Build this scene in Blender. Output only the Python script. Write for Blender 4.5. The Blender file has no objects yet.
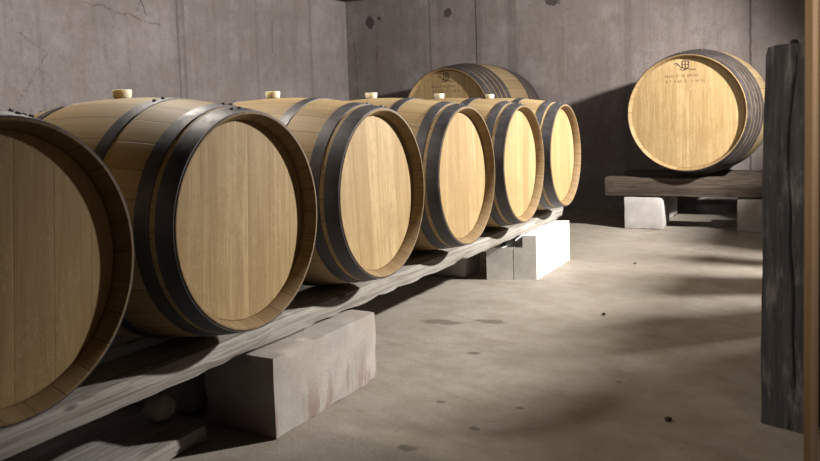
import bpy, bmesh, math, random
from mathutils import Vector, Matrix, noise
random.seed(7)
PI = math.pi
scn = bpy.context.scene
COL = scn.collection

# ------------------------------------------------------------------ camera
cam_d = bpy.data.cameras.new('camera'); cam = bpy.data.objects.new('camera', cam_d); COL.objects.link(cam)
F_PX, YAW, PITCH, ROLL, CY = 794.36, 0.4934, 0.0741, 0.0333, 171.73
fw = Vector((-math.sin(YAW)*math.cos(PITCH), math.cos(YAW)*math.cos(PITCH), -math.sin(PITCH)))
rt = Vector((math.cos(YAW), math.sin(YAW), 0)); up = rt.cross(fw)
c_, s_ = math.cos(ROLL), math.sin(ROLL)
R_ = rt*c_ - up*s_; U_ = rt*s_ + up*c_
M_ = Matrix((R_, U_, -fw)).transposed().to_4x4(); M_.translation = Vector((0, 0, 1.0))
cam.matrix_world = M_
cam_d.sensor_width = 36; cam_d.lens = F_PX/820*36; cam_d.shift_y = -(230.5-CY)/820
cam_d.clip_start = 0.02
cam_d.dof.use_dof = True; cam_d.dof.focus_distance = 3.6; cam_d.dof.aperture_fstop = 6.5
scn.camera = cam

# ------------------------------------------------------------------ world, lights, exposure
w = bpy.data.worlds.new('world'); scn.world = w; w.use_nodes = True
w.node_tree.nodes['Background'].inputs[0].default_value = (0.9, 0.92, 1.0, 1)
w.node_tree.nodes['Background'].inputs[1].default_value = 0.004
def lamp(name, kind, loc, aim, power, col, radius, angle=None, blend=1.0):
    d = bpy.data.lights.new(name, kind); d.energy = power; d.color = col; d.shadow_soft_size = radius
    o = bpy.data.objects.new(name, d); COL.objects.link(o); o.location = loc
    if kind == 'SPOT':
        d.spot_size = math.radians(angle); d.spot_blend = blend
        o.rotation_euler = (Vector(aim)-Vector(loc)).to_track_quat('-Z', 'Y').to_euler()
    return o
lamp('work_lamp', 'SPOT', (1.2, 5.15, 2.15), (-1.5, 5.2, 0.85), 1760, (1.0, 0.955, 0.875), 0.065, 118, 0.50)
lamp('ceiling_lamp', 'POINT', (-2.45, 2.35, 2.18), None, 76, (1.0, 0.93, 0.83), 0.07)
lamp('side_lamp', 'SPOT', (0.68, 2.35, 2.15), (-1.2, 5.3, 0.5), 32, (1.0, 0.96, 0.90), 0.05, 62, 0.8)
lamp('door_fill', 'POINT', (0.38, 1.6, 1.2), None, 7, (1.0, 0.88, 0.74), 0.06)  # added fill, no real fixture; brightens the edge of the door leaf
lamp('entrance_fill', 'SPOT', (-0.12, 0.3, 2.1), (-0.25, 3.0, 0.0), 44, (1.0, 0.80, 0.54), 0.10, 60, 1.0)  # added warm fill from the camera side for the post and right floor
vs = scn.view_settings
scn.display_settings.display_device = 'sRGB'
vs.view_transform = 'Standard'; vs.look = 'None'; vs.exposure = 0.0; vs.gamma = 1.0; vs.use_curve_mapping = False

# ------------------------------------------------------------------ node helper
class NT:
    def __init__(self, name):
        self.mat = bpy.data.materials.new(name); self.mat.use_nodes = True
        self.t = self.mat.node_tree; self.b = self.t.nodes['Principled BSDF']
        self.tc = self.t.nodes.new('ShaderNodeTexCoord')
        self.oi = self.t.nodes.new('ShaderNodeObjectInfo')
        self.P = self.tc.outputs['Object']
        self.rnd = self.oi.outputs['Random']
        self._xyz = None
    def L(self, a, b): self.t.links.new(a, b)
    def put(self, sock, v):
        if isinstance(v, bpy.types.NodeSocket): self.L(v, sock)
        elif isinstance(v, (tuple, list)) and sock.type == 'RGBA' and len(v) == 3: sock.default_value = (*v, 1)
        else: sock.default_value = v
    def m(self, op, a, b=0.0, c=0.0, clamp=False):
        n = self.t.nodes.new('ShaderNodeMath'); n.operation = op; n.use_clamp = clamp
        for i, v in enumerate((a, b, c)): self.put(n.inputs[i], v)
        return n.outputs[0]
    def xyz(self, v=None):
        if v is None and self._xyz: return self._xyz
        n = self.t.nodes.new('ShaderNodeSeparateXYZ'); self.L(v or self.P, n.inputs[0])
        o = (n.outputs[0], n.outputs[1], n.outputs[2])
        if v is None: self._xyz = o
        return o
    def vec(self, x, y, z):
        n = self.t.nodes.new('ShaderNodeCombineXYZ')
        for i, v in enumerate((x, y, z)): self.put(n.inputs[i], v)
        return n.outputs[0]
    def noise(self, v, scale=5, detail=3, rough=0.55, dist=0.0):
        n = self.t.nodes.new('ShaderNodeTexNoise'); self.put(n.inputs['Vector'], v)
        n.inputs['Scale'].default_value = scale; n.inputs['Detail'].default_value = detail
        n.inputs['Roughness'].default_value = rough; n.inputs['Distortion'].default_value = dist
        return n.outputs[0]
    def white(self, x, y=0.0):
        n = self.t.nodes.new('ShaderNodeTexWhiteNoise'); n.noise_dimensions = '2D'
        self.L(self.vec(x, y, 0.0), n.inputs['Vector']); return n.outputs['Value']
    def ramp(self, v, lo, hi, a=0.0, b=1.0, smooth=True):
        n = self.t.nodes.new('ShaderNodeMapRange'); n.interpolation_type = 'SMOOTHSTEP' if smooth else 'LINEAR'
        self.put(n.inputs[0], v); n.inputs[1].default_value = lo; n.inputs[2].default_value = hi
        n.inputs[3].default_value = a; n.inputs[4].default_value = b; return n.outputs[0]
    def mix(self, f, a, b, mode='MIX'):
        n = self.t.nodes.new('ShaderNodeMix'); n.data_type = 'RGBA'; n.blend_type = mode
        self.put(n.inputs[0], f); self.put(n.inputs[6], a); self.put(n.inputs[7], b); return n.outputs[2]
    def bump(self, h, strength=0.3, dist=0.01):
        n = self.t.nodes.new('ShaderNodeBump'); n.inputs['Strength'].default_value = strength
        n.inputs['Distance'].default_value = dist; self.put(n.inputs['Height'], h); self.L(n.outputs[0], self.b.inputs['Normal'])
    def out(self, col, rough=0.7, metal=0.0, spec=0.3):
        self.put(self.b.inputs['Base Color'], col); self.put(self.b.inputs['Roughness'], rough)
        self.put(self.b.inputs['Metallic'], metal); self.b.inputs['Specular IOR Level'].default_value = spec
        return self.mat
    def blob(self, a, b, ca, cb, ra, rb, wob, soft=0.35):
        # mask of an irregular ellipse in the (a, b) plane
        da = self.m('DIVIDE', self.m('SUBTRACT', a, ca), ra); db = self.m('DIVIDE', self.m('SUBTRACT', b, cb), rb)
        d = self.m('SQRT', self.m('ADD', self.m('MULTIPLY', da, da), self.m('MULTIPLY', db, db)))
        d = self.m('ADD', d, self.m('MULTIPLY', self.m('SUBTRACT', wob, 0.5), 1.6))
        return self.ramp(d, 1.0-soft, 1.0+soft, 1.0, 0.0)
    def seg(self, a, b, p, q, width, wob=None):
        # mask of a crack from p to q
        dx, dy = q[0]-p[0], q[1]-p[1]; l2 = dx*dx+dy*dy
        ax = self.m('SUBTRACT', a, p[0]); by = self.m('SUBTRACT', b, p[1])
        if wob is not None: by = self.m('ADD', by, self.m('MULTIPLY', self.m('SUBTRACT', wob, 0.5), 0.12))
        t = self.m('DIVIDE', self.m('ADD', self.m('MULTIPLY', ax, dx), self.m('MULTIPLY', by, dy)), l2, clamp=True)
        ex = self.m('SUBTRACT', ax, self.m('MULTIPLY', t, dx)); ey = self.m('SUBTRACT', by, self.m('MULTIPLY', t, dy))
        d = self.m('SQRT', self.m('ADD', self.m('MULTIPLY', ex, ex), self.m('MULTIPLY', ey, ey)))
        return self.ramp(d, width*0.3, width, 1.0, 0.0)

# ------------------------------------------------------------------ materials
def mat_floor():
    n = NT('floor_concrete'); x, y, z = n.xyz()
    big = n.noise(n.P, 0.9, 4, 0.6); mid = n.noise(n.P, 6, 5, 0.65); fine = n.noise(n.P, 90, 3, 0.7)
    c = n.mix(n.ramp(big, 0.35, 0.65), (0.247, 0.221, 0.195), (0.321, 0.292, 0.263))
    c = n.mix(n.ramp(mid, 0.35, 0.7, 0.0, 0.55), c, (0.186, 0.151, 0.115))
    c = n.mix(n.ramp(fine, 0.3, 0.75, 0.0, 0.3), c, (0.148, 0.125, 0.102))
    # trowel streaks
    st = n.noise(n.vec(n.m('MULTIPLY', x, 2.0), n.m('MULTIPLY', n.m('ADD', y, n.m('MULTIPLY', x, 0.35)), 14.0), 0.0), 1.0, 3, 0.6)
    c = n.mix(n.ramp(st, 0.5, 0.72, 0.0, 0.28), c, (0.154, 0.125, 0.099))
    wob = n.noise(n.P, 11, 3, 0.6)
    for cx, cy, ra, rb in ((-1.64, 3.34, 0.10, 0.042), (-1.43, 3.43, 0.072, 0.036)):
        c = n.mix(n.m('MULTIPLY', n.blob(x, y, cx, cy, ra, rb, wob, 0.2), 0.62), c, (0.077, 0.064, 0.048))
    for cx, cy, ra in ((-1.126, 2.018, 0.022), (-1.198, 2.398, 0.010), (-1.0, 2.23, 0.012), (-0.93, 2.45, 0.011), (-1.31, 2.95, 0.02), (-0.69, 2.83, 0.008)):
        c = n.mix(n.m('MULTIPLY', n.blob(x, y, cx, cy, ra*1.5, ra, wob, 0.3), 0.6), c, (0.045, 0.035, 0.028))
    pits = n.noise(n.P, 40, 2, 0.5); c = n.mix(n.ramp(pits, 0.70, 0.76, 0.0, 0.5), c, (0.064, 0.052, 0.038))
    n.bump(n.m('ADD', n.m('MULTIPLY', mid, 0.6), n.m('MULTIPLY', fine, 0.35)), 0.35, 0.012)
    return n.out(c, n.ramp(mid, 0.3, 0.7, 0.6, 0.85), 0, 0.25)

def mat_wall(name, axis, seams, spots, cracks, base=(0.212, 0.186, 0.188)):
    n = NT(name); xyz = n.xyz(); h, z = xyz[axis], xyz[2]
    big = n.noise(n.P, 1.1, 4, 0.6); mid = n.noise(n.P, 5, 5, 0.65); fine = n.noise(n.P, 60, 3, 0.7)
    streak = n.noise(n.vec(n.m('MULTIPLY', h, 9.0), n.m('MULTIPLY', z, 0.7), 3.1), 1.0, 4, 0.65)
    grain = n.noise(n.vec(n.m('MULTIPLY', h, 55.0), n.m('MULTIPLY', z, 2.5), 1.7), 1.0, 3, 0.6)
    b = Vector(base)
    c = n.mix(n.ramp(big, 0.35, 0.68), tuple(b*0.86), tuple(b*1.14))
    c = n.mix(n.ramp(streak, 0.48, 0.72, 0.0, 0.55), c, (b[0]*0.62, b[1]*0.58, b[2]*0.53))
    c = n.mix(n.ramp(grain, 0.5, 0.8, 0.0, 0.35), c, tuple(b*0.6))
    c = n.mix(n.ramp(mid, 0.52, 0.75, 0.0, 0.4), c, (b[0]*1.25, b[1]*1.25, b[2]*1.27))
    c = n.mix(n.ramp(fine, 0.38, 0.75, 0.0, 0.45), c, tuple(b*0.55))
    gr2 = n.noise(n.vec(n.m('MULTIPLY', h, 22.0), n.m('MULTIPLY', z, 16.0), 2.2), 1.0, 4, 0.7)
    c = n.mix(n.ramp(gr2, 0.42, 0.7, 0.0, 0.4), c, tuple(b*0.62))
    tone = n.noise(n.P, 2.6, 4, 0.7); tone2 = n.noise(n.vec(n.m('MULTIPLY', h, 3.0), n.m('MULTIPLY', z, 2.0), 17.0), 1.0, 5, 0.7)
    c = n.mix(n.ramp(tone, 0.46, 0.66, 0.0, 0.5), c, (b[0]*0.82, b[1]*0.74, b[2]*0.66))
    c = n.mix(n.ramp(tone2, 0.5, 0.68, 0.0, 0.5), c, (b[0]*1.28, b[1]*1.30, b[2]*1.34))
    blot = n.noise(n.P, 17, 4, 0.7); c = n.mix(n.ramp(blot, 0.55, 0.72, 0.0, 0.45), c, tuple(b*0.6))
    # cloudy bands left by the pours
    pour = n.noise(n.vec(n.m('MULTIPLY', h, 1.2), n.m('MULTIPLY', z, 3.2), 9.0), 1.0, 4, 0.6)
    c = n.mix(n.ramp(pour, 0.5, 0.7, 0.0, 0.35), c, (b[0]*0.66, b[1]*0.62, b[2]*0.56))
    wob = n.noise(n.P, 9, 3, 0.65); wob2 = n.noise(n.P, 26, 3, 0.6)
    hgt = n.m('ADD', n.m('MULTIPLY', mid, 0.5), n.m('ADD', n.m('MULTIPLY', grain, 0.3), n.m('MULTIPLY', fine, 0.2)))
    for s, wd, k in seams:
        d = n.m('ABSOLUTE', n.m('ADD', n.m('SUBTRACT', h, s), n.m('MULTIPLY', n.m('SUBTRACT', wob2, 0.5), 0.02)))
        line = n.ramp(d, wd*0.35, wd, 1.0, 0.0)
        halo = n.m('MULTIPLY', n.ramp(d, 0.01, wd*9, 1.0, 0.0), n.ramp(wob, 0.35, 0.65))
        c = n.mix(n.m('MULTIPLY', halo, 0.35*k), c, tuple(b*0.5))
        c = n.mix(n.m('MULTIPLY', line, 0.75*k), c, tuple(b*0.25))
        hgt = n.m('SUBTRACT', hgt, n.m('MULTIPLY', line, 0.8*k))
    for sx, sz, ra, rb in spots:
        mk = n.blob(h, z, sx, sz, ra, rb, wob2, 0.2)
        c = n.mix(n.m('MULTIPLY', mk, 0.85), c, (0.035, 0.028, 0.028)); hgt = n.m('SUBTRACT', hgt, n.m('MULTIPLY', mk, 1.2))
    for p, q, wd, k in cracks:
        mk = n.m('MULTIPLY', n.seg(h, z, p, q, wd, wob), n.ramp(wob2, 0.36, 0.5))
        c = n.mix(n.m('MULTIPLY', mk, k), c, (0.045, 0.035, 0.035))
    n.bump(hgt, 0.4, 0.015)
    return n.out(c, 0.9, 0, 0.2)

def wood_head():
    # oak head boards running up and down; object origin is the centre of the head, x is out of the face
    n = NT('oak_head'); x, y, z = n.xyz()
    r50 = n.m('MULTIPLY', n.rnd, 37.0)
    bw = n.m('ADD', n.m('DIVIDE', n.m('ADD', y, n.m('MULTIPLY', n.m('SUBTRACT', n.rnd, 0.5), 0.06)), 0.098), 20.5)
    idx = n.m('FLOOR', bw); fr = n.m('FRACT', bw)
    t = n.white(idx, n.m('FLOOR', r50)); t2 = n.white(n.m('ADD', idx, 91.0), n.m('FLOOR', r50))
    shift = n.m('ADD', n.m('MULTIPLY', t, 30.0), r50)
    c = n.mix(t, (0.366, 0.259, 0.123), (0.466, 0.344, 0.184))
    c = n.mix(n.m('MULTIPLY', n.ramp(t2, 0.45, 1.0), 0.65), c, (0.301, 0.202, 0.095))
    g = n.noise(n.vec(n.m('ADD', n.m('MULTIPLY', y, 130.0), shift), n.m('MULTIPLY', z, 4.0), shift), 1.0, 4, 0.65, 0.4)
    g2 = n.noise(n.vec(n.m('ADD', n.m('MULTIPLY', y, 30.0), shift), n.m('MULTIPLY', z, 1.6), shift), 1.0, 3, 0.6, 0.8)
    c = n.mix(n.ramp(g, 0.40, 0.68, 0.0, 0.58), c, (0.250, 0.160, 0.072))
    c = n.mix(n.ramp(g2, 0.40, 0.68, 0.0, 0.68), c, (0.265, 0.170, 0.075))
    # pale medullary flecks, short wriggles
    fl = n.noise(n.vec(n.m('ADD', n.m('MULTIPLY', y, 34.0), shift), n.m('MULTIPLY', z, 17.0), shift), 1.0, 2, 0.5, 2.6)
    patch = n.noise(n.vec(n.m('MULTIPLY', y, 6.0), n.m('MULTIPLY', z, 4.0), shift), 1.0, 2, 0.5)
    flm = n.m('MULTIPLY', n.ramp(n.m('ABSOLUTE', n.m('SUBTRACT', fl, 0.5)), 0.0, 0.022, 1.0, 0.0), n.ramp(patch, 0.46, 0.58))
    c = n.mix(n.m('MULTIPLY', flm, 0.62), c, (0.516, 0.397, 0.249))
    mo = n.noise(n.vec(n.m('ADD', n.m('MULTIPLY', y, 45.0), shift), n.m('MULTIPLY', z, 22.0), shift), 1.0, 4, 0.7)
    c = n.mix(n.ramp(mo, 0.45, 0.68, 0.0, 0.5), c, (0.282, 0.192, 0.091))
    # damp stain towards the lower boards
    st = n.noise(n.vec(n.m('MULTIPLY', y, 9.0), n.m('MULTIPLY', z, 5.0), shift), 1.0, 4, 0.65)
    low = n.m('MULTIPLY', n.ramp(n.m('ABSOLUTE', n.m('ADD', z, 0.15)), 0.02, 0.13, 1.0, 0.0), n.ramp(st, 0.42, 0.68))
    c = n.mix(n.m('MULTIPLY', low, 0.35), c, (0.258, 0.170, 0.067))
    edge = n.m('MINIMUM', fr, n.m('SUBTRACT', 1.0, fr))
    ln = n.ramp(edge, 0.004, 0.022, 1.0, 0.0)
    c = n.mix(n.m('MULTIPLY', ln, 0.24), c, (0.172, 0.099, 0.046))
    sp = n.noise(n.vec(n.m('MULTIPLY', y, 60.0), n.m('MULTIPLY', z, 60.0), shift), 1.0, 1, 0.5)
    c = n.mix(n.ramp(sp, 0.78, 0.82, 0.0, 0.7), c, (0.115, 0.063, 0.030))
    n.bump(n.m('SUBTRACT', n.m('MULTIPLY', g, 0.5), ln), 0.25, 0.004)
    return n.out(c, 0.55, 0, 0.3)

def wood_stave(name, lo, hi, dark, nst=26):
    n = NT(name); x, y, z = n.xyz()
    ang = n.m('ARCTAN2', y, z)
    s = n.m('ADD', n.m('MULTIPLY', ang, nst/(2*PI)), 40.35)
    idx = n.m('FLOOR', s); fr = n.m('FRACT', s); r9 = n.m('FLOOR', n.m('MULTIPLY', n.rnd, 37.0))
    t = n.white(idx, r9); sh = n.m('ADD', n.m('MULTIPLY', t, 30.0), r9)
    c = n.mix(t, lo, hi)
    g = n.noise(n.vec(n.m('MULTIPLY', x, 4.0), n.m('MULTIPLY', s, 11.0), sh), 1.0, 4, 0.65, 0.4)
    g2 = n.noise(n.vec(n.m('MULTIPLY', x, 2.2), n.m('MULTIPLY', s, 2.6), sh), 1.0, 3, 0.6, 0.6)
    c = n.mix(n.ramp(g, 0.42, 0.75, 0.0, 0.45), c, dark)
    c = n.mix(n.ramp(g2, 0.48, 0.75, 0.0, 0.35), c, dark)
    edge = n.m('MINIMUM', fr, n.m('SUBTRACT', 1.0, fr)); ln = n.ramp(edge, 0.006, 0.03, 1.0, 0.0)
    c = n.mix(n.m('MULTIPLY', ln, 0.6), c, tuple(v*0.35 for v in dark))
    n.bump(n.m('SUBTRACT', n.m('MULTIPLY', g, 0.4), ln), 0.3, 0.004)
    return n.out(c, 0.6, 0, 0.3)

def mat_hoop(name='hoop_steel', k=1.0):
    n = NT(name); x, y, z = n.xyz(); ang = n.m('ARCTAN2', y, z)
    a = n.noise(n.P, 14, 5, 0.65); b = n.noise(n.vec(n.m('MULTIPLY', x, 160.0), n.m('MULTIPLY', ang, 3.0), n.m('MULTIPLY', n.rnd, 20.0)), 1.0, 3, 0.6)
    c = n.mix(n.ramp(a, 0.35, 0.7), (0.081*k, 0.077*k*(0.5+0.5*min(1, k+0.3)), 0.083*k*(0.5+0.5*min(1, k+0.2))), (0.130*k, 0.122*k*(0.5+0.5*min(1, k+0.3)), 0.133*k*(0.5+0.5*min(1, k+0.2))))
    c = n.mix(n.ramp(b, 0.5, 0.8, 0.0, 0.45), c, (0.053*k, 0.046*k*(0.5+0.5*min(1, k+0.3)), 0.044*k*(0.5+0.5*min(1, k+0.2))))
    c = n.mix(n.ramp(n.noise(n.P, 30, 3, 0.6), 0.62, 0.75, 0.0, 0.4), c, (0.096*k, 0.053*k*(0.5+0.5*min(1, k+0.3)), 0.029*k*(0.5+0.5*min(1, k+0.2))))
    n.bump(a, 0.15, 0.003)
    return n.out(c, n.ramp(a, 0.3, 0.7, 0.42, 0.62), 0.35, 0.4)

def mat_timber(name, base, dark, pale, axis):
    n = NT(name); xyz = n.xyz(); l = xyz[axis]; o = [v for i, v in enumerate(xyz) if i != axis]
    k = lambda v, s: n.m('MULTIPLY', v, s)
    warp = k(n.noise(n.P, 2.4, 3, 0.6), 0.022)
    a = n.m('ADD', o[0], warp); b = n.m('ADD', o[1], warp)
    g = n.noise(n.vec(k(l, 2.2), k(a, 85.0), k(b, 85.0)), 1.0, 4, 0.65, 0.3)
    g2 = n.noise(n.vec(k(l, 0.9), k(a, 22.0), k(b, 22.0)), 1.0, 3, 0.6, 0.6)
    c = n.mix(n.ramp(g2, 0.35, 0.65), base, pale)
    c = n.mix(n.ramp(g, 0.42, 0.66, 0.0, 0.85), c, dark)
    bl = n.noise(n.P, 5, 4, 0.6); c = n.mix(n.ramp(bl, 0.52, 0.72, 0.0, 0.2), c, dark)
    v = n.t.nodes.new('ShaderNodeTexVoronoi'); v.inputs['Scale'].default_value = 1.0
    n.L(n.vec(k(l, 2.6), k(o[0], 7.0), k(o[1], 7.0)), v.inputs['Vector'])
    kn = n.ramp(v.outputs['Distance'], 0.05, 0.10, 1.0, 0.0)
    c = n.mix(k(kn, 0.85), c, tuple(q*0.3 for q in dark))
    n.bump(n.m('SUBTRACT', g, k(kn, 0.4)), 0.5, 0.008)
    return n.out(c, 0.85, 0, 0.2)

def mat_block(name, base, stains=False):
    n = NT(name); x, y, z = n.xyz()
    f = n.noise(n.P, 120, 3, 0.7); m_ = n.noise(n.P, 8, 4, 0.6)
    b = Vector(base)
    c = n.mix(n.ramp(m_, 0.35, 0.65), tuple(b*0.88), tuple(b*1.06))
    c = n.mix(n.ramp(f, 0.45, 0.8, 0.0, 0.4), c, tuple(b*0.62))
    if stains:
        # wine runs down the side
        s = n.noise(n.vec(n.m('MULTIPLY', y, 13.0), n.m('MULTIPLY', z, 2.2), 4.0), 1.0, 3, 0.6)
        lowm = n.ramp(z, -0.13, 0.06, 1.0, 0.0)
        c = n.mix(n.m('MULTIPLY', n.m('MULTIPLY', n.ramp(s, 0.47, 0.6), lowm), 0.7), c, (0.17, 0.095, 0.085))
        d = n.noise(n.P, 3.2, 4, 0.65); c = n.mix(n.ramp(d, 0.45, 0.7, 0.0, 0.45), c, (0.27, 0.225, 0.19))
    n.bump(n.m('ADD', n.m('MULTIPLY', f, 0.5), n.m('MULTIPLY', m_, 0.5)), 0.5, 0.006)
    return n.out(c, 0.92, 0, 0.15)

def mat_post():
    n = NT('charred_timber'); x, y, z = n.xyz(); k = lambda v, s: n.m('MULTIPLY', v, s)
    g = n.noise(n.vec(k(x, 70.0), k(y, 70.0), k(z, 3.0)), 1.0, 4, 0.65, 0.4)
    p = n.noise(n.vec(k(x, 18.0), k(y, 18.0), k(z, 4.5)), 1.0, 4, 0.65)
    c = n.mix(n.ramp(g, 0.35, 0.7), (0.055, 0.055, 0.062), (0.10, 0.098, 0.11))
    c = n.mix(n.ramp(p, 0.5, 0.72, 0.0, 0.6), c, (0.34, 0.335, 0.35))
    n.bump(g, 0.5, 0.006)
    return n.out(c, 0.9, 0, 0.2)

def mat_plain(name, a, b, scale=20, rough=0.7, stretch=None, metal=0.0):
    n = NT(name); x, y, z = n.xyz()
    v = n.P if not stretch else n.vec(*[n.m('MULTIPLY', q, s) for q, s in zip((x, y, z), stretch)])
    g = n.noise(v, scale, 4, 0.6); n.bump(g, 0.25, 0.004)
    return n.out(n.mix(n.ramp(g, 0.35, 0.68), a, b), rough, metal, 0.3)

# ------------------------------------------------------------------ mesh helpers
def link(name, bm, mat, parent=None, loc=(0, 0, 0), rot=(0, 0, 0), smooth=35, recalc=True):
    if recalc: bmesh.ops.recalc_face_normals(bm, faces=bm.faces)
    for f in bm.faces: f.smooth = True
    for e in bm.edges:
        if len(e.link_faces) == 2: e.smooth = e.calc_face_angle(0) < math.radians(smooth)
    me = bpy.data.meshes.new(name); bm.to_mesh(me); bm.free(); me.materials.append(mat)
    o = bpy.data.objects.new(name, me); COL.objects.link(o); o.location = loc; o.rotation_euler = rot
    if parent: o.parent = parent
    return o
def thing(name, label, cat, loc=(0, 0, 0), rotz=0.0, group=None):
    o = bpy.data.objects.new(name, None); COL.objects.link(o); o.empty_display_size = 0.1
    o.location = loc; o.rotation_euler = (0, 0, rotz); tag(o, label, cat, group); return o
def tag(o, label, cat, group=None):
    o['label'] = label; o['category'] = cat
    if group: o['group'] = group
    return o
def struct(o): o['kind'] = 'structure'; return o
def copy_tree(o, parent=None):
    c = o.copy(); COL.objects.link(c)
    if parent: c.parent = parent
    for ch in [q for q in bpy.data.objects if q.parent == o]: copy_tree(ch, c)
    return c
def box_bm(x0, x1, y0, y1, z0, z1, bevel=0.0):
    bm = bmesh.new(); bmesh.ops.create_cube(bm, size=1.0)
    for v in bm.verts: v.co = Vector(((x0+x1)/2+v.co.x*(x1-x0), (y0+y1)/2+v.co.y*(y1-y0), (z0+z1)/2+v.co.z*(z1-z0)))
    if bevel: bmesh.ops.bevel(bm, geom=bm.edges[:], offset=bevel, segments=2, affect='EDGES')
    return bm
def rough_box(sx, sy, sz, seg, bevel, amp, freq, seed, edge_amp=0.0):
    # box around the origin, bevelled, gridded and roughened with noise; edges chip by edge_amp
    bm = bmesh.new(); bmesh.ops.create_cube(bm, size=1.0)
    for v in bm.verts: v.co = Vector((v.co.x*sx, v.co.y*sy, v.co.z*sz))
    for ax, nseg in enumerate(seg):
        size = (sx, sy, sz)[ax]
        for k in range(1, nseg):
            p = Vector((0, 0, 0)); p[ax] = -size/2+size*k/nseg; nrm = Vector((0, 0, 0)); nrm[ax] = 1
            bmesh.ops.bisect_plane(bm, geom=bm.verts[:]+bm.edges[:]+bm.faces[:], plane_co=p, plane_no=nrm)
    hs = Vector((sx, sy, sz))/2; off = Vector((seed*3.1, seed*1.7, seed*0.9))
    for v in bm.verts:
        d = sorted(hs[i]-abs(v.co[i]) for i in range(3))
        near_edge = d[1] < 1e-4
        n3 = Vector((noise.noise(v.co*freq+off), noise.noise(v.co*freq+off+Vector((9, 0, 0))), noise.noise(v.co*freq+off+Vector((0, 9, 0)))))
        co = v.co + n3*amp
        if near_edge:
            k = bevel + edge_amp*max(0, noise.noise(v.co*freq*1.7+off*2))
            for i in range(3):
                if hs[i]-abs(v.co[i]) < 1e-4: co[i] -= math.copysign(k, v.co[i])
        v.co = co
    return bm
def lathe_x(profile, seg=72, closed=False):
    # profile of (x, r) turned about the x axis
    bm = bmesh.new(); rings = []
    for x, r in profile:
        rings.append([bm.verts.new((x, r*math.sin(2*PI*k/seg), r*math.cos(2*PI*k/seg))) for k in range(seg)])
    n = len(rings)
    for i in range(n if closed else n-1):
        a, b = rings[i], rings[(i+1) % n]
        for k in range(seg): bm.faces.new((a[k], a[(k+1) % seg], b[(k+1) % seg], b[k]))
    return bm
def disc_x(r, thick, seg=72, bevel=0.006):
    prof = [(-thick, 0.0001), (-thick, r), (-bevel, r), (0, r-bevel), (0, 0.0001)]
    return lathe_x(prof, seg)

# ------------------------------------------------------------------ shared materials
M_head = wood_head()
M_stave = wood_stave('oak_staves', (0.364, 0.261, 0.133), (0.451, 0.335, 0.186), (0.247, 0.159, 0.075))
M_stave_old = wood_stave('oak_staves_aged', (0.151, 0.108, 0.058), (0.191, 0.141, 0.078), (0.086, 0.055, 0.028), 34)
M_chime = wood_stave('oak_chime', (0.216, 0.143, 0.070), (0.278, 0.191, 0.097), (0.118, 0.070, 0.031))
M_hoop = mat_hoop('hoop_steel', 0.9)
M_hoop_old = mat_hoop('dull_hoop_steel', 0.48)
M_bung = mat_plain('bung_silicone', (0.62, 0.58, 0.46), (0.72, 0.68, 0.56), 30, 0.45)
M_bung.node_tree.nodes['Principled BSDF'].inputs['Subsurface Weight'].default_value = 0.8
M_bung.node_tree.nodes['Principled BSDF'].inputs['Subsurface Radius'].default_value = (0.03, 0.025, 0.015)
M_bung.node_tree.nodes['Principled BSDF'].inputs['Subsurface Scale'].default_value = 1.0
M_rail = mat_timber('weathered_rail', (0.259, 0.242, 0.221), (0.142, 0.118, 0.100), (0.330, 0.315, 0.295), 1)
M_plank = mat_timber('grey_plank', (0.22, 0.20, 0.19), (0.13, 0.11, 0.10), (0.27, 0.25, 0.24), 1)
M_rail_dark = mat_timber('brown_timber', (0.053, 0.037, 0.029), (0.022, 0.016, 0.012), (0.083, 0.063, 0.050), 0)
M_block_near = mat_block('stained_block', (0.335, 0.307, 0.289), True)
M_block_white = mat_block('white_block', (0.80, 0.79, 0.77))
M_block_grey = mat_block('grey_block', (0.336, 0.320, 0.308))
M_block_pale = mat_block('pale_block', (0.400, 0.376, 0.372))
M_block_shaded = mat_block('dull_block', (0.240, 0.216, 0.200))  # darker base colour stands in for shade on the right-hand block
M_post = mat_post()
M_iron = mat_plain('black_iron', (0.02, 0.018, 0.017), (0.04, 0.034, 0.03), 40, 0.6, None, 0.5)
M_brand2 = mat_plain('faded_brand', (0.12, 0.075, 0.04), (0.18, 0.12, 0.065), 80, 0.8)
M_brand = mat_plain('burnt_brand', (0.045, 0.028, 0.018), (0.08, 0.05, 0.03), 80, 0.8)

# ------------------------------------------------------------------ the room
XL, YB, XR, ZC, Y0 = -4.90, 7.70, 0.75, 2.27, -2.2
M_floor = mat_floor()
def slab(name, x0, x1, y0, y1, z0, z1, mat): return struct(link(name, box_bm(x0, x1, y0, y1, z0, z1), mat))
slab('floor', XL-0.2, XR+2.4, Y0, YB+0.2, -0.2, 0.0, M_floor)
M_wl = mat_wall('left_wall_concrete', 1, [(5.06, 0.012, 0.6), (5.13, 0.025, 0.4), (3.72, 0.03, 0.25), (7.0, 0.03, 0.3), (6.1, 0.02, 0.25)], [],
                [((4.13, 1.90), (4.86, 1.78), 0.010, 0.5), ((4.665, 1.97), (4.62, 1.87), 0.006, 0.9), ((4.665, 1.97), (4.72, 1.86), 0.006, 0.9),
                 ((3.55, 1.63), (3.78, 1.50), 0.008, 0.35), ((3.78, 1.50), (3.55, 1.2), 0.010, 0.3), ((6.35, 1.95), (6.33, 1.65), 0.012, 0.55)])
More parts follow.
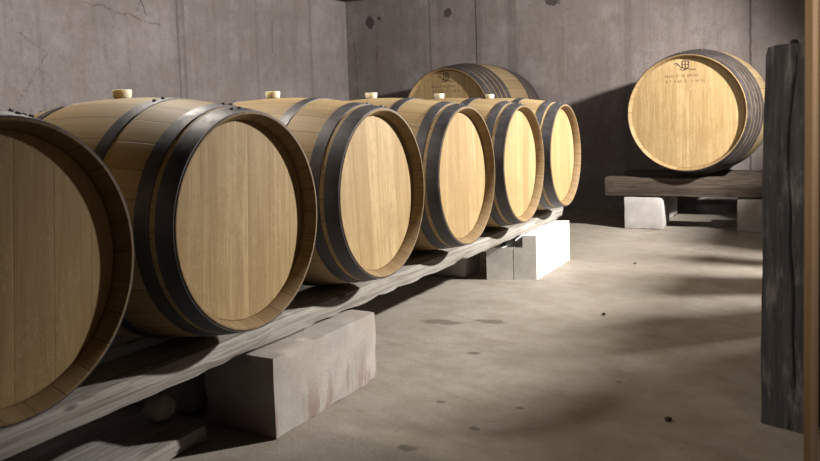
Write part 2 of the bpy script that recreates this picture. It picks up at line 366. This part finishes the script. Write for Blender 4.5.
M_wb = mat_wall('back_wall_concrete', 0, [(-3.31, 0.011, 1.0), (-0.675, 0.012, 1.0), (-2.92, 0.07, 0.35), (-3.85, 0.02, 0.4), (-1.75, 0.05, 0.3)],
                [(-4.59, 2.02, 0.05, 0.075), (-4.47, 2.05, 0.022, 0.02), (-3.63, 2.04, 0.045, 0.045), (-2.49, 2.06, 0.075, 0.05)],
                [((-4.5, 1.75), (-4.52, 1.55), 0.014, 0.6), ((-4.8, 1.8), (-4.78, 1.2), 0.02, 0.35)], (0.182, 0.156, 0.153))
M_wr = mat_wall('right_wall_concrete', 1, [(2.5, 0.012, 1.0)], [], [])
slab('wall_left', XL-0.2, XL, Y0, YB+0.2, 0, ZC+0.1, M_wl)
slab('wall_back', XL, XR+2.4, YB, YB+0.2, 0, ZC+0.1, M_wb)
# unseen boarded wall added to cut lamp light; open above, gaps streak the floor
YD1, ZS = 6.3, 1.72
bm = bmesh.new()
def add_box(bm, *a):
    b = box_bm(*a); me = bpy.data.meshes.new('tmp'); b.to_mesh(me); b.free(); bm.from_mesh(me); bpy.data.meshes.remove(me)
for y0, y1, zt in ((1.6, 3.95, 1.15), (3.95, 4.615, ZS), (4.69, 4.87, ZS), (4.93, 5.09, ZS), (5.135, 5.24, ZS), (5.28, YD1, ZS), (YD1, YB, ZC), (Y0, 1.6, ZC)):
    add_box(bm, XR, XR+0.12 if zt == ZC else XR+0.06, y0, y1, 0, zt)
struct(link('wall_right_gobo', bm, M_wr))
slab('ceiling', XL-0.2, XR+0.12, Y0, YB+0.2, ZC, ZC+0.2, mat_plain('ceiling_concrete', (0.10, 0.085, 0.075), (0.16, 0.14, 0.125), 3, 0.9))
# door frame close to the camera
M_jamb = mat_plain('tan_wood', (0.40, 0.275, 0.17), (0.52, 0.38, 0.25), 1.0, 0.6, (60, 20, 2.5))
M_jamb_d = mat_plain('dark_wood', (0.035, 0.022, 0.016), (0.06, 0.04, 0.028), 1.0, 0.7, (60, 60, 2.5))
slab('door_1', -0.0435, -0.033, 1.40, 2.045, 0, ZC, M_jamb)
slab('trim_2', -0.030, 0.0, 2.06, 2.10, 0, ZC, M_jamb_d)

# ------------------------------------------------------------------ barrels
def barrel(name, label, cat_group, L, Rb, Rr, hoops, mst, mch, rec, rh, bung, nseg, mho=None):
    mho = mho or M_hoop
    root = thing(name, label, 'barrel', (0, 0, 0), 0, cat_group)
    C = (0, 0, Rb); h = L/2
    prof_r = lambda x: Rb-(Rb-Rr)*(abs(x)/h)**2
    xs = [-h+L*k/36 for k in range(37)]
    pr = [(-h+0.003, Rr)]
    pr += [(x, prof_r(x)) for x in xs[1:-1]]
    pr += [(h-0.003, Rr)]
    link('staves', lathe_x(pr, nseg), mst, root, C, smooth=30)
    for sgn in (1, -1):
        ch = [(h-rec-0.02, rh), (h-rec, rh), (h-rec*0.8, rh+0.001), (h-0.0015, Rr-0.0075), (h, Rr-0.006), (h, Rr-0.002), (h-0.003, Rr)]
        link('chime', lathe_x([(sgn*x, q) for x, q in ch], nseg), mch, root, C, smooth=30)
        hd = link('head', disc_x(rh+0.004, 0.022, nseg), M_head, root, (sgn*(h-rec), 0, Rb), (0, 0, 0 if sgn > 0 else PI))
    for a, b in hoops:
        for sgn in (1, -1):
            n = 6; xx = [a+(b-a)*k/n for k in range(n+1)]; t = 0.003
            out = [(sgn*x, prof_r(x)+t) for x in xx]; inn = [(sgn*x, prof_r(x)-0.001) for x in reversed(xx)]
            hp = link('hoop', lathe_x(out+inn, nseg, True), mho, root, C, smooth=40)
            ph = random.uniform(-0.12, 0.2)
            for q in (-1, 1):
                bm = bmesh.new(); bmesh.ops.create_uvsphere(bm, u_segments=10, v_segments=6, radius=0.0065)
                x = (a+b)/2; r = prof_r(x)+t; an = ph+q*0.018/Rb*1.0
                link('rivet', bm, mho, hp, (sgn*x, r*math.sin(an), r*math.cos(an)))
    if bung:
        prof = [(-0.02, 0.0001), (-0.02, 0.022), (0.001, 0.024), (0.003, 0.027), (0.024, 0.030), (0.028, 0.028), (0.028, 0.0001)]
        link('bung', lathe_x(prof, 28), M_bung, root, (-0.03, 0, 2*Rb-0.001), (0, -PI/2, 0), smooth=40)
    return root

XF = -1.4714; RL, RB, RR = 0.95, 0.369, 0.313
ROW_Y = [1.0240, 1.7850, 2.5440, 3.3060, 4.0510, 4.7960]
ROW_LABEL = ['oak wine barrel nearest the camera, cut off by the left edge, head in shade',
             'oak wine barrel second from the left edge, above the near stained block, full head visible',
             'oak wine barrel third from the left edge, damp band low on its head',
             'oak wine barrel third from the far end of the row, on the long pale rail',
             'oak wine barrel second from the far end of the row, over the white block',
             'last oak wine barrel of the row, at the far tip of the pale rail']
GR = 'wine barrels lying side by side on the long timber rails'
hoops = [(RL/2-0.056, RL/2-0.003), (RL/2-0.118, RL/2-0.074), (0.172, 0.215)]
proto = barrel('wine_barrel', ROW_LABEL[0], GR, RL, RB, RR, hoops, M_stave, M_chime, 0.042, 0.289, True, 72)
ZB = 0.706-RB
for i, y in enumerate(ROW_Y):
    o = proto if i == 0 else copy_tree(proto)
    o.location = (XF-RL/2, y, ZB); o['label'] = ROW_LABEL[i]
    for ch in [q for q in bpy.data.objects if q.parent == o]:
        if ch.name.startswith('head'): ch.rotation_euler.x = random.uniform(-0.08, 0.08)
        if ch.name.startswith('hoop'): ch.rotation_euler.x = random.uniform(-0.25, 0.25)

# two large casks on stands by the back wall
BL, BB, BR = 1.10, 0.508, 0.448
bh = [(BL/2-0.078, BL/2-0.003), (BL/2-0.146, BL/2-0.094), (BL/2-0.214, BL/2-0.162), (BL/2-0.284, BL/2-0.231), (0.185, 0.246)]
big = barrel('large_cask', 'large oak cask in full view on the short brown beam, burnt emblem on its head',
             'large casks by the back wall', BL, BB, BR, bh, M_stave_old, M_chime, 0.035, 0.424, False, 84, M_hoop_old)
def stroke(bm, pts, wd):
    for (a, b), (c, d) in zip(pts, pts[1:]):
        dx, dy = c-a, d-b; l = math.hypot(dx, dy) or 1e-6; nx, ny = -dy/l*wd/2, dx/l*wd/2
        vs = [bm.verts.new((x, p, q)) for x in (-0.0004, 0.0008) for p, q in ((a+nx, b+ny), (a-nx, b-ny), (c-nx, d-ny), (c+nx, d+ny))]
        for f in ((0, 1, 2, 3), (7, 6, 5, 4), (0, 4, 5, 1), (1, 5, 6, 2), (2, 6, 7, 3), (3, 7, 4, 0)): bm.faces.new([vs[k] for k in f])
bm = bmesh.new()
# emblem: a small crowned shield with scrolls, and two lines of burnt lettering too worn to read
stroke(bm, [(-0.028, 0.395), (-0.028, 0.352), (-0.004, 0.335), (0.020, 0.352), (0.020, 0.395)], 0.008)
stroke(bm, [(-0.032, 0.398), (0.024, 0.398)], 0.007)
stroke(bm, [(-0.004, 0.395), (-0.004, 0.340)], 0.007); stroke(bm, [(-0.026, 0.372), (0.018, 0.372)], 0.006)
stroke(bm, [(-0.020, 0.408), (-0.004, 0.413), (0.014, 0.408)], 0.005)
stroke(bm, [(-0.086, 0.378), (-0.070, 0.385), (-0.054, 0.372), (-0.040, 0.352), (-0.028, 0.345)], 0.007)
stroke(bm, [(-0.074, 0.366), (-0.060, 0.372)], 0.006)
stroke(bm, [(-0.050, 0.338), (-0.020, 0.328), (0.018, 0.340), (0.040, 0.332), (0.078, 0.331)], 0.006)
link('brand_emblem', bm, M_brand, big, (BL/2-0.035, 0, BB), smooth=10)
bm = bmesh.new()
rr = random.Random(3)
for zz, x0, x1 in ((0.288, -0.155, 0.135), (0.246, -0.150, 0.135)):
    x = x0
    while x < x1:
        lw = rr.uniform(0.008, 0.013)
        if rr.random() < 0.86:
            k = rr.randrange(3); hh = 0.010
            if k == 0: stroke(bm, [(x, zz-hh), (x, zz+hh), (x+lw*0.7, zz+hh)], 0.0022)
            elif k == 1: stroke(bm, [(x, zz-hh), (x+lw*0.4, zz+hh), (x+lw*0.8, zz-hh)], 0.0022)
            else: stroke(bm, [(x+lw*0.7, zz+hh), (x, zz), (x+lw*0.7, zz-hh), (x, zz-hh)], 0.0022)
        x += lw+0.004
link('brand_lettering', bm, M_brand2, big, (BL/2-0.035, 0, BB), smooth=10)
ZT = 0.420
big.location = (-1.030+0.055, 6.40+BL/2, ZT); big.rotation_euler = (0, 0, -PI/2-0.09)
big2 = copy_tree(big); big2.location = (-3.025, 6.42+BL/2, ZT+0.008)
big2['label'] = 'large dark oak cask half hidden behind the far barrels of the row'

# ------------------------------------------------------------------ rails under the row
def rail(name, label, x0, x1, y0, y1, z0, z1, seed):
    bm = rough_box(x1-x0, y1-y0, z1-z0, (4, 90, 3), 0.004, 0.003, 5.0, seed, 0.012)
    o = link(name, bm, M_rail, None, ((x0+x1)/2, (y0+y1)/2, (z0+z1)/2), smooth=50)
    return tag(o, label, 'timber rail', 'long rails under the barrel row')
rail('timber_rail', 'long pale weathered timber rail running under the front ends of the barrel row', -1.802, -1.608, 0.25, 5.16, 0.2645, 0.3385, 1)
rail('timber_rail', 'rear timber rail, in the dark under the back ends of the barrel row', -2.25, -2.056, 0.25, 5.16, 0.2645, 0.3385, 2)
# stand of the large casks
def beam(name, label, cx, cy, rz, length, zb, zt, seed, dep=0.16, tilt=0.0):
    bm = rough_box(length, dep, zt-zb, (26, 3, 3), 0.005, 0.005, 6.0, seed, 0.012)
    o = link(name, bm, M_rail_dark, None, (cx, cy, (zb+zt)/2), (0, tilt, rz), smooth=50)
    return tag(o, label, 'timber beam', 'short beams under the large casks')
beam('timber_beam', 'short brown beam on two pale blocks under the large cask at right', -0.98, 6.58, 0.05, 1.40, 0.264, 0.420, 5)
beam('timber_beam', 'beam behind the short brown one, under the far end of the large cask at right', -0.98, 7.25, 0.03, 1.40, 0.264, 0.420, 6)
beam('timber_beam', 'beam under the front end of the half hidden dark cask', -3.05, 6.60, 0.0, 1.30, 0.264, 0.428, 7)
beam('timber_beam', 'beam under the wall end of the half hidden dark cask', -3.05, 7.27, 0.0, 1.30, 0.264, 0.428, 8)

# ------------------------------------------------------------------ blocks
def block(label, cx, cy, sx, sy, sz, mat, seed, rz=0.0, bev=0.006, group=None, chip=0.012):
    bm = rough_box(sx, sy, sz, (8, 14, 8), bev, 0.002, 7.0, seed, chip)
    o = link('concrete_block', bm, mat, None, (cx, cy, sz/2-0.001), (0, 0, rz), smooth=55)
    return tag(o, label, 'block', group)
GB = 'blocks carrying the rails and beams'
block('near grey block with reddish wine stains and worn edges, under the pale rail', -1.668, 2.214, 0.29, 0.624, 0.262, M_block_near, 3, 0, 0.004, GB, 0.012)
block('block in the dark under the rear rail, behind the wine stained block', -2.17, 2.055, 0.54, 0.25, 0.262, M_block_grey, 4, 0, 0.008, GB)
block('grey block under the rear rail, left of the white block', -2.23, 4.40, 0.56, 0.25, 0.262, M_block_grey, 6, 0, 0.006, GB)
block('whitish block under the left end of the short brown beam', -1.375, 6.68, 0.305, 0.40, 0.262, M_block_pale, 8, 0.05, 0.004, GB)
block('shaded grey block under the right end of the short brown beam', -0.52, 6.74, 0.32, 0.40, 0.262, M_block_shaded, 9, 0.05, 0.004, GB)
block('block in the dark under the left part of the beam behind', -1.40, 7.26, 0.30, 0.24, 0.262, M_block_grey, 10, 0, 0.010, GB)
block('block in the dark under the right part of the beam behind', -0.52, 7.26, 0.30, 0.24, 0.262, M_block_grey, 11, 0, 0.010, GB)
for k, (x, y, lab) in enumerate(((-3.5, 6.60, 'block under the left front of the half hidden dark cask'), (-2.6, 6.60, 'block under the right front of the half hidden dark cask'),
                                 (-3.5, 7.27, 'block by the wall, left under the half hidden dark cask'), (-2.6, 7.27, 'block by the wall, right under the half hidden dark cask'))):
    block(lab, x, y, 0.30, 0.25, 0.262, M_block_grey, 12+k, 0, 0.010, GB)
# bright white block with a grip pocket and a joint line on its near end
def white_block():
    bm = bmesh.new()
    A, B = Vector((-1.539, 4.387)), Vector((-1.815, 4.290))      # near end, right and left corner
    C, D = Vector((-1.539, 5.040)), Vector((-1.815, 4.960))      # far end
    dep = 0.075
    def pt(u, v, z):                                              # u: 0 right .. 1 left, v: 0 near .. 1 far
        p = A.lerp(B, u).lerp(C.lerp(D, u), v); return (p.x, p.y, z)
    def prism(poly, v0, v1):
        a = [bm.verts.new(pt(u, v0, z)) for u, z in poly]; b = [bm.verts.new(pt(u, v1, z)) for u, z in poly]
        n = len(poly); bm.faces.new(a); bm.faces.new(b[::-1])
        for i in range(n): bm.faces.new((a[i], b[i], b[(i+1) % n], a[(i+1) % n]))
    H = 0.261; v = dep/0.65
    prism([(0, 0), (0.452, 0), (0.452, 0.190), (0.27, 0.190), (0.27, H), (0, H)], 0, v)
    prism([(0.468, 0), (1, 0), (1, H), (0.83, H), (0.83, 0.190), (0.468, 0.190)], 0, v)
    prism([(0, 0), (1, 0), (1, H), (0, H)], v, 1)
    bmesh.ops.remove_doubles(bm, verts=bm.verts, dist=1e-5)
    o = link('concrete_block', bm, M_block_white, None, smooth=20, recalc=True)
    for vtx in o.data.vertices: vtx.co -= Vector((-1.677, 4.67, 0.131))
    o.location = (-1.677, 4.67, 0.131)
    return tag(o, 'bright white block with a dark grip notch, under the far end of the pale rail', 'block', GB)
white_block()

# ------------------------------------------------------------------ upright post at the right
def post():
    root = thing('timber_post', 'dark weathered upright timber post with a long crack, at the right edge', 'post', (-0.118, 2.655, 0), -0.34)
    bm = bmesh.new(); nz = 40; Hh = 1.165; rings = []
    W2, D2 = 0.073, 0.055
    for k in range(nz+1):
        z = Hh*k/nz; t = k/nz
        tw = 1.0-0.10*max(0, (t-0.72)/0.28)**1.5
        if k == nz: tw *= 0.93
        crack = 0.018+0.012*math.sin(z*6.0)+0.010*noise.noise(Vector((z*5, 0, 0)))
        cw = 0.0045+0.004*abs(noise.noise(Vector((z*4, 3, 0)))); cd = 0.016 if 0.12 < t < 0.97 else 0.004
        pts = [(-W2, -D2*0.85), (-W2*0.93, -D2), (-W2*0.5, -D2), (-0.01, -D2), (crack-cw, -D2), (crack, -D2+cd), (crack+cw, -D2), (W2*0.75, -D2), (W2*0.95, -D2), (W2, -D2*0.8), (W2, 0), (W2, D2), (0, D2), (-W2, D2), (-W2, 0)]
        sh = 0.010*t
        ring = []
        for i, (x, y) in enumerate(pts):
            jx = 0.0035*noise.noise(Vector((z*7, i*1.7, 0))); jy = 0.0035*noise.noise(Vector((z*9, i*2.3, 5)))
            ring.append(bm.verts.new((x*tw+sh+jx, y*(0.6+0.4*tw)+jy, max(0, z-(0.006 if (k == nz and i in (0, 1, 13, 14)) else 0)))))
        rings.append(ring)
    n = len(rings[0])
    for a, b in zip(rings, rings[1:]):
        for i in range(n): bm.faces.new((a[i], a[(i+1) % n], b[(i+1) % n], b[i]))
    bm.faces.new(rings[0][::-1]); bm.faces.new(rings[-1])
    link('timber', bm, M_post, root, smooth=40)
    bm = bmesh.new(); bmesh.ops.create_icosphere(bm, subdivisions=2, radius=0.011)
    for v in bm.verts: v.co = Vector((v.co.x*1.15, v.co.y, max(-0.006, v.co.z*0.8)))+Vector((0, 0, 0.002))*noise.noise(v.co*90)
    link('bolt_head', bm, M_iron, root, (0.012, -0.01, Hh+0.006))
post()

# ------------------------------------------------------------------ small things on the floor
def pebble(name, label, cat, x, y, r, mat, seed, flat=0.6, z0=0.0):
    bm = bmesh.new(); bmesh.ops.create_icosphere(bm, subdivisions=3, radius=r)
    for v in bm.verts:
        v.co *= 1+0.35*noise.noise(v.co/r*1.1+Vector((seed, 0, 0)))+0.12*noise.noise(v.co/r*3+Vector((0, seed, 0)))
        v.co.z *= flat
    lo = min(v.co.z for v in bm.verts)
    return tag(link(name, bm, mat, None, (x, y, z0-lo), smooth=40), label, cat)
pebble('pebble', 'small dark pebble alone on the bare floor, left of the post foot', 'pebble', -0.463, 2.531, 0.011, M_iron, 1.0)
pebble('pebble', 'tiny dark pebble on the floor between the white block and the post', 'pebble', -0.978, 3.735, 0.009, M_iron, 2.0)
bm = rough_box(0.30, 1.55, 0.06, (5, 30, 2), 0.004, 0.003, 5.0, 21, 0.01)
tag(link('timber_plank', bm, M_plank, None, (-1.865, 1.035, 0.0305), smooth=50), 'wide grey plank lying flat on the floor under the pale rail, bottom left', 'plank')
pebble('pebble', 'tiny dark pebble on the floor in front of the whitish block at the back', 'pebble', -1.114, 5.033, 0.008, M_iron, 3.0)
pebble('rubble_chunk', 'rough grey chunk of rubble on the flat plank under the pale rail', 'rubble', -1.865, 1.755, 0.046, M_block_near, 5.0, 0.9, 0.062)
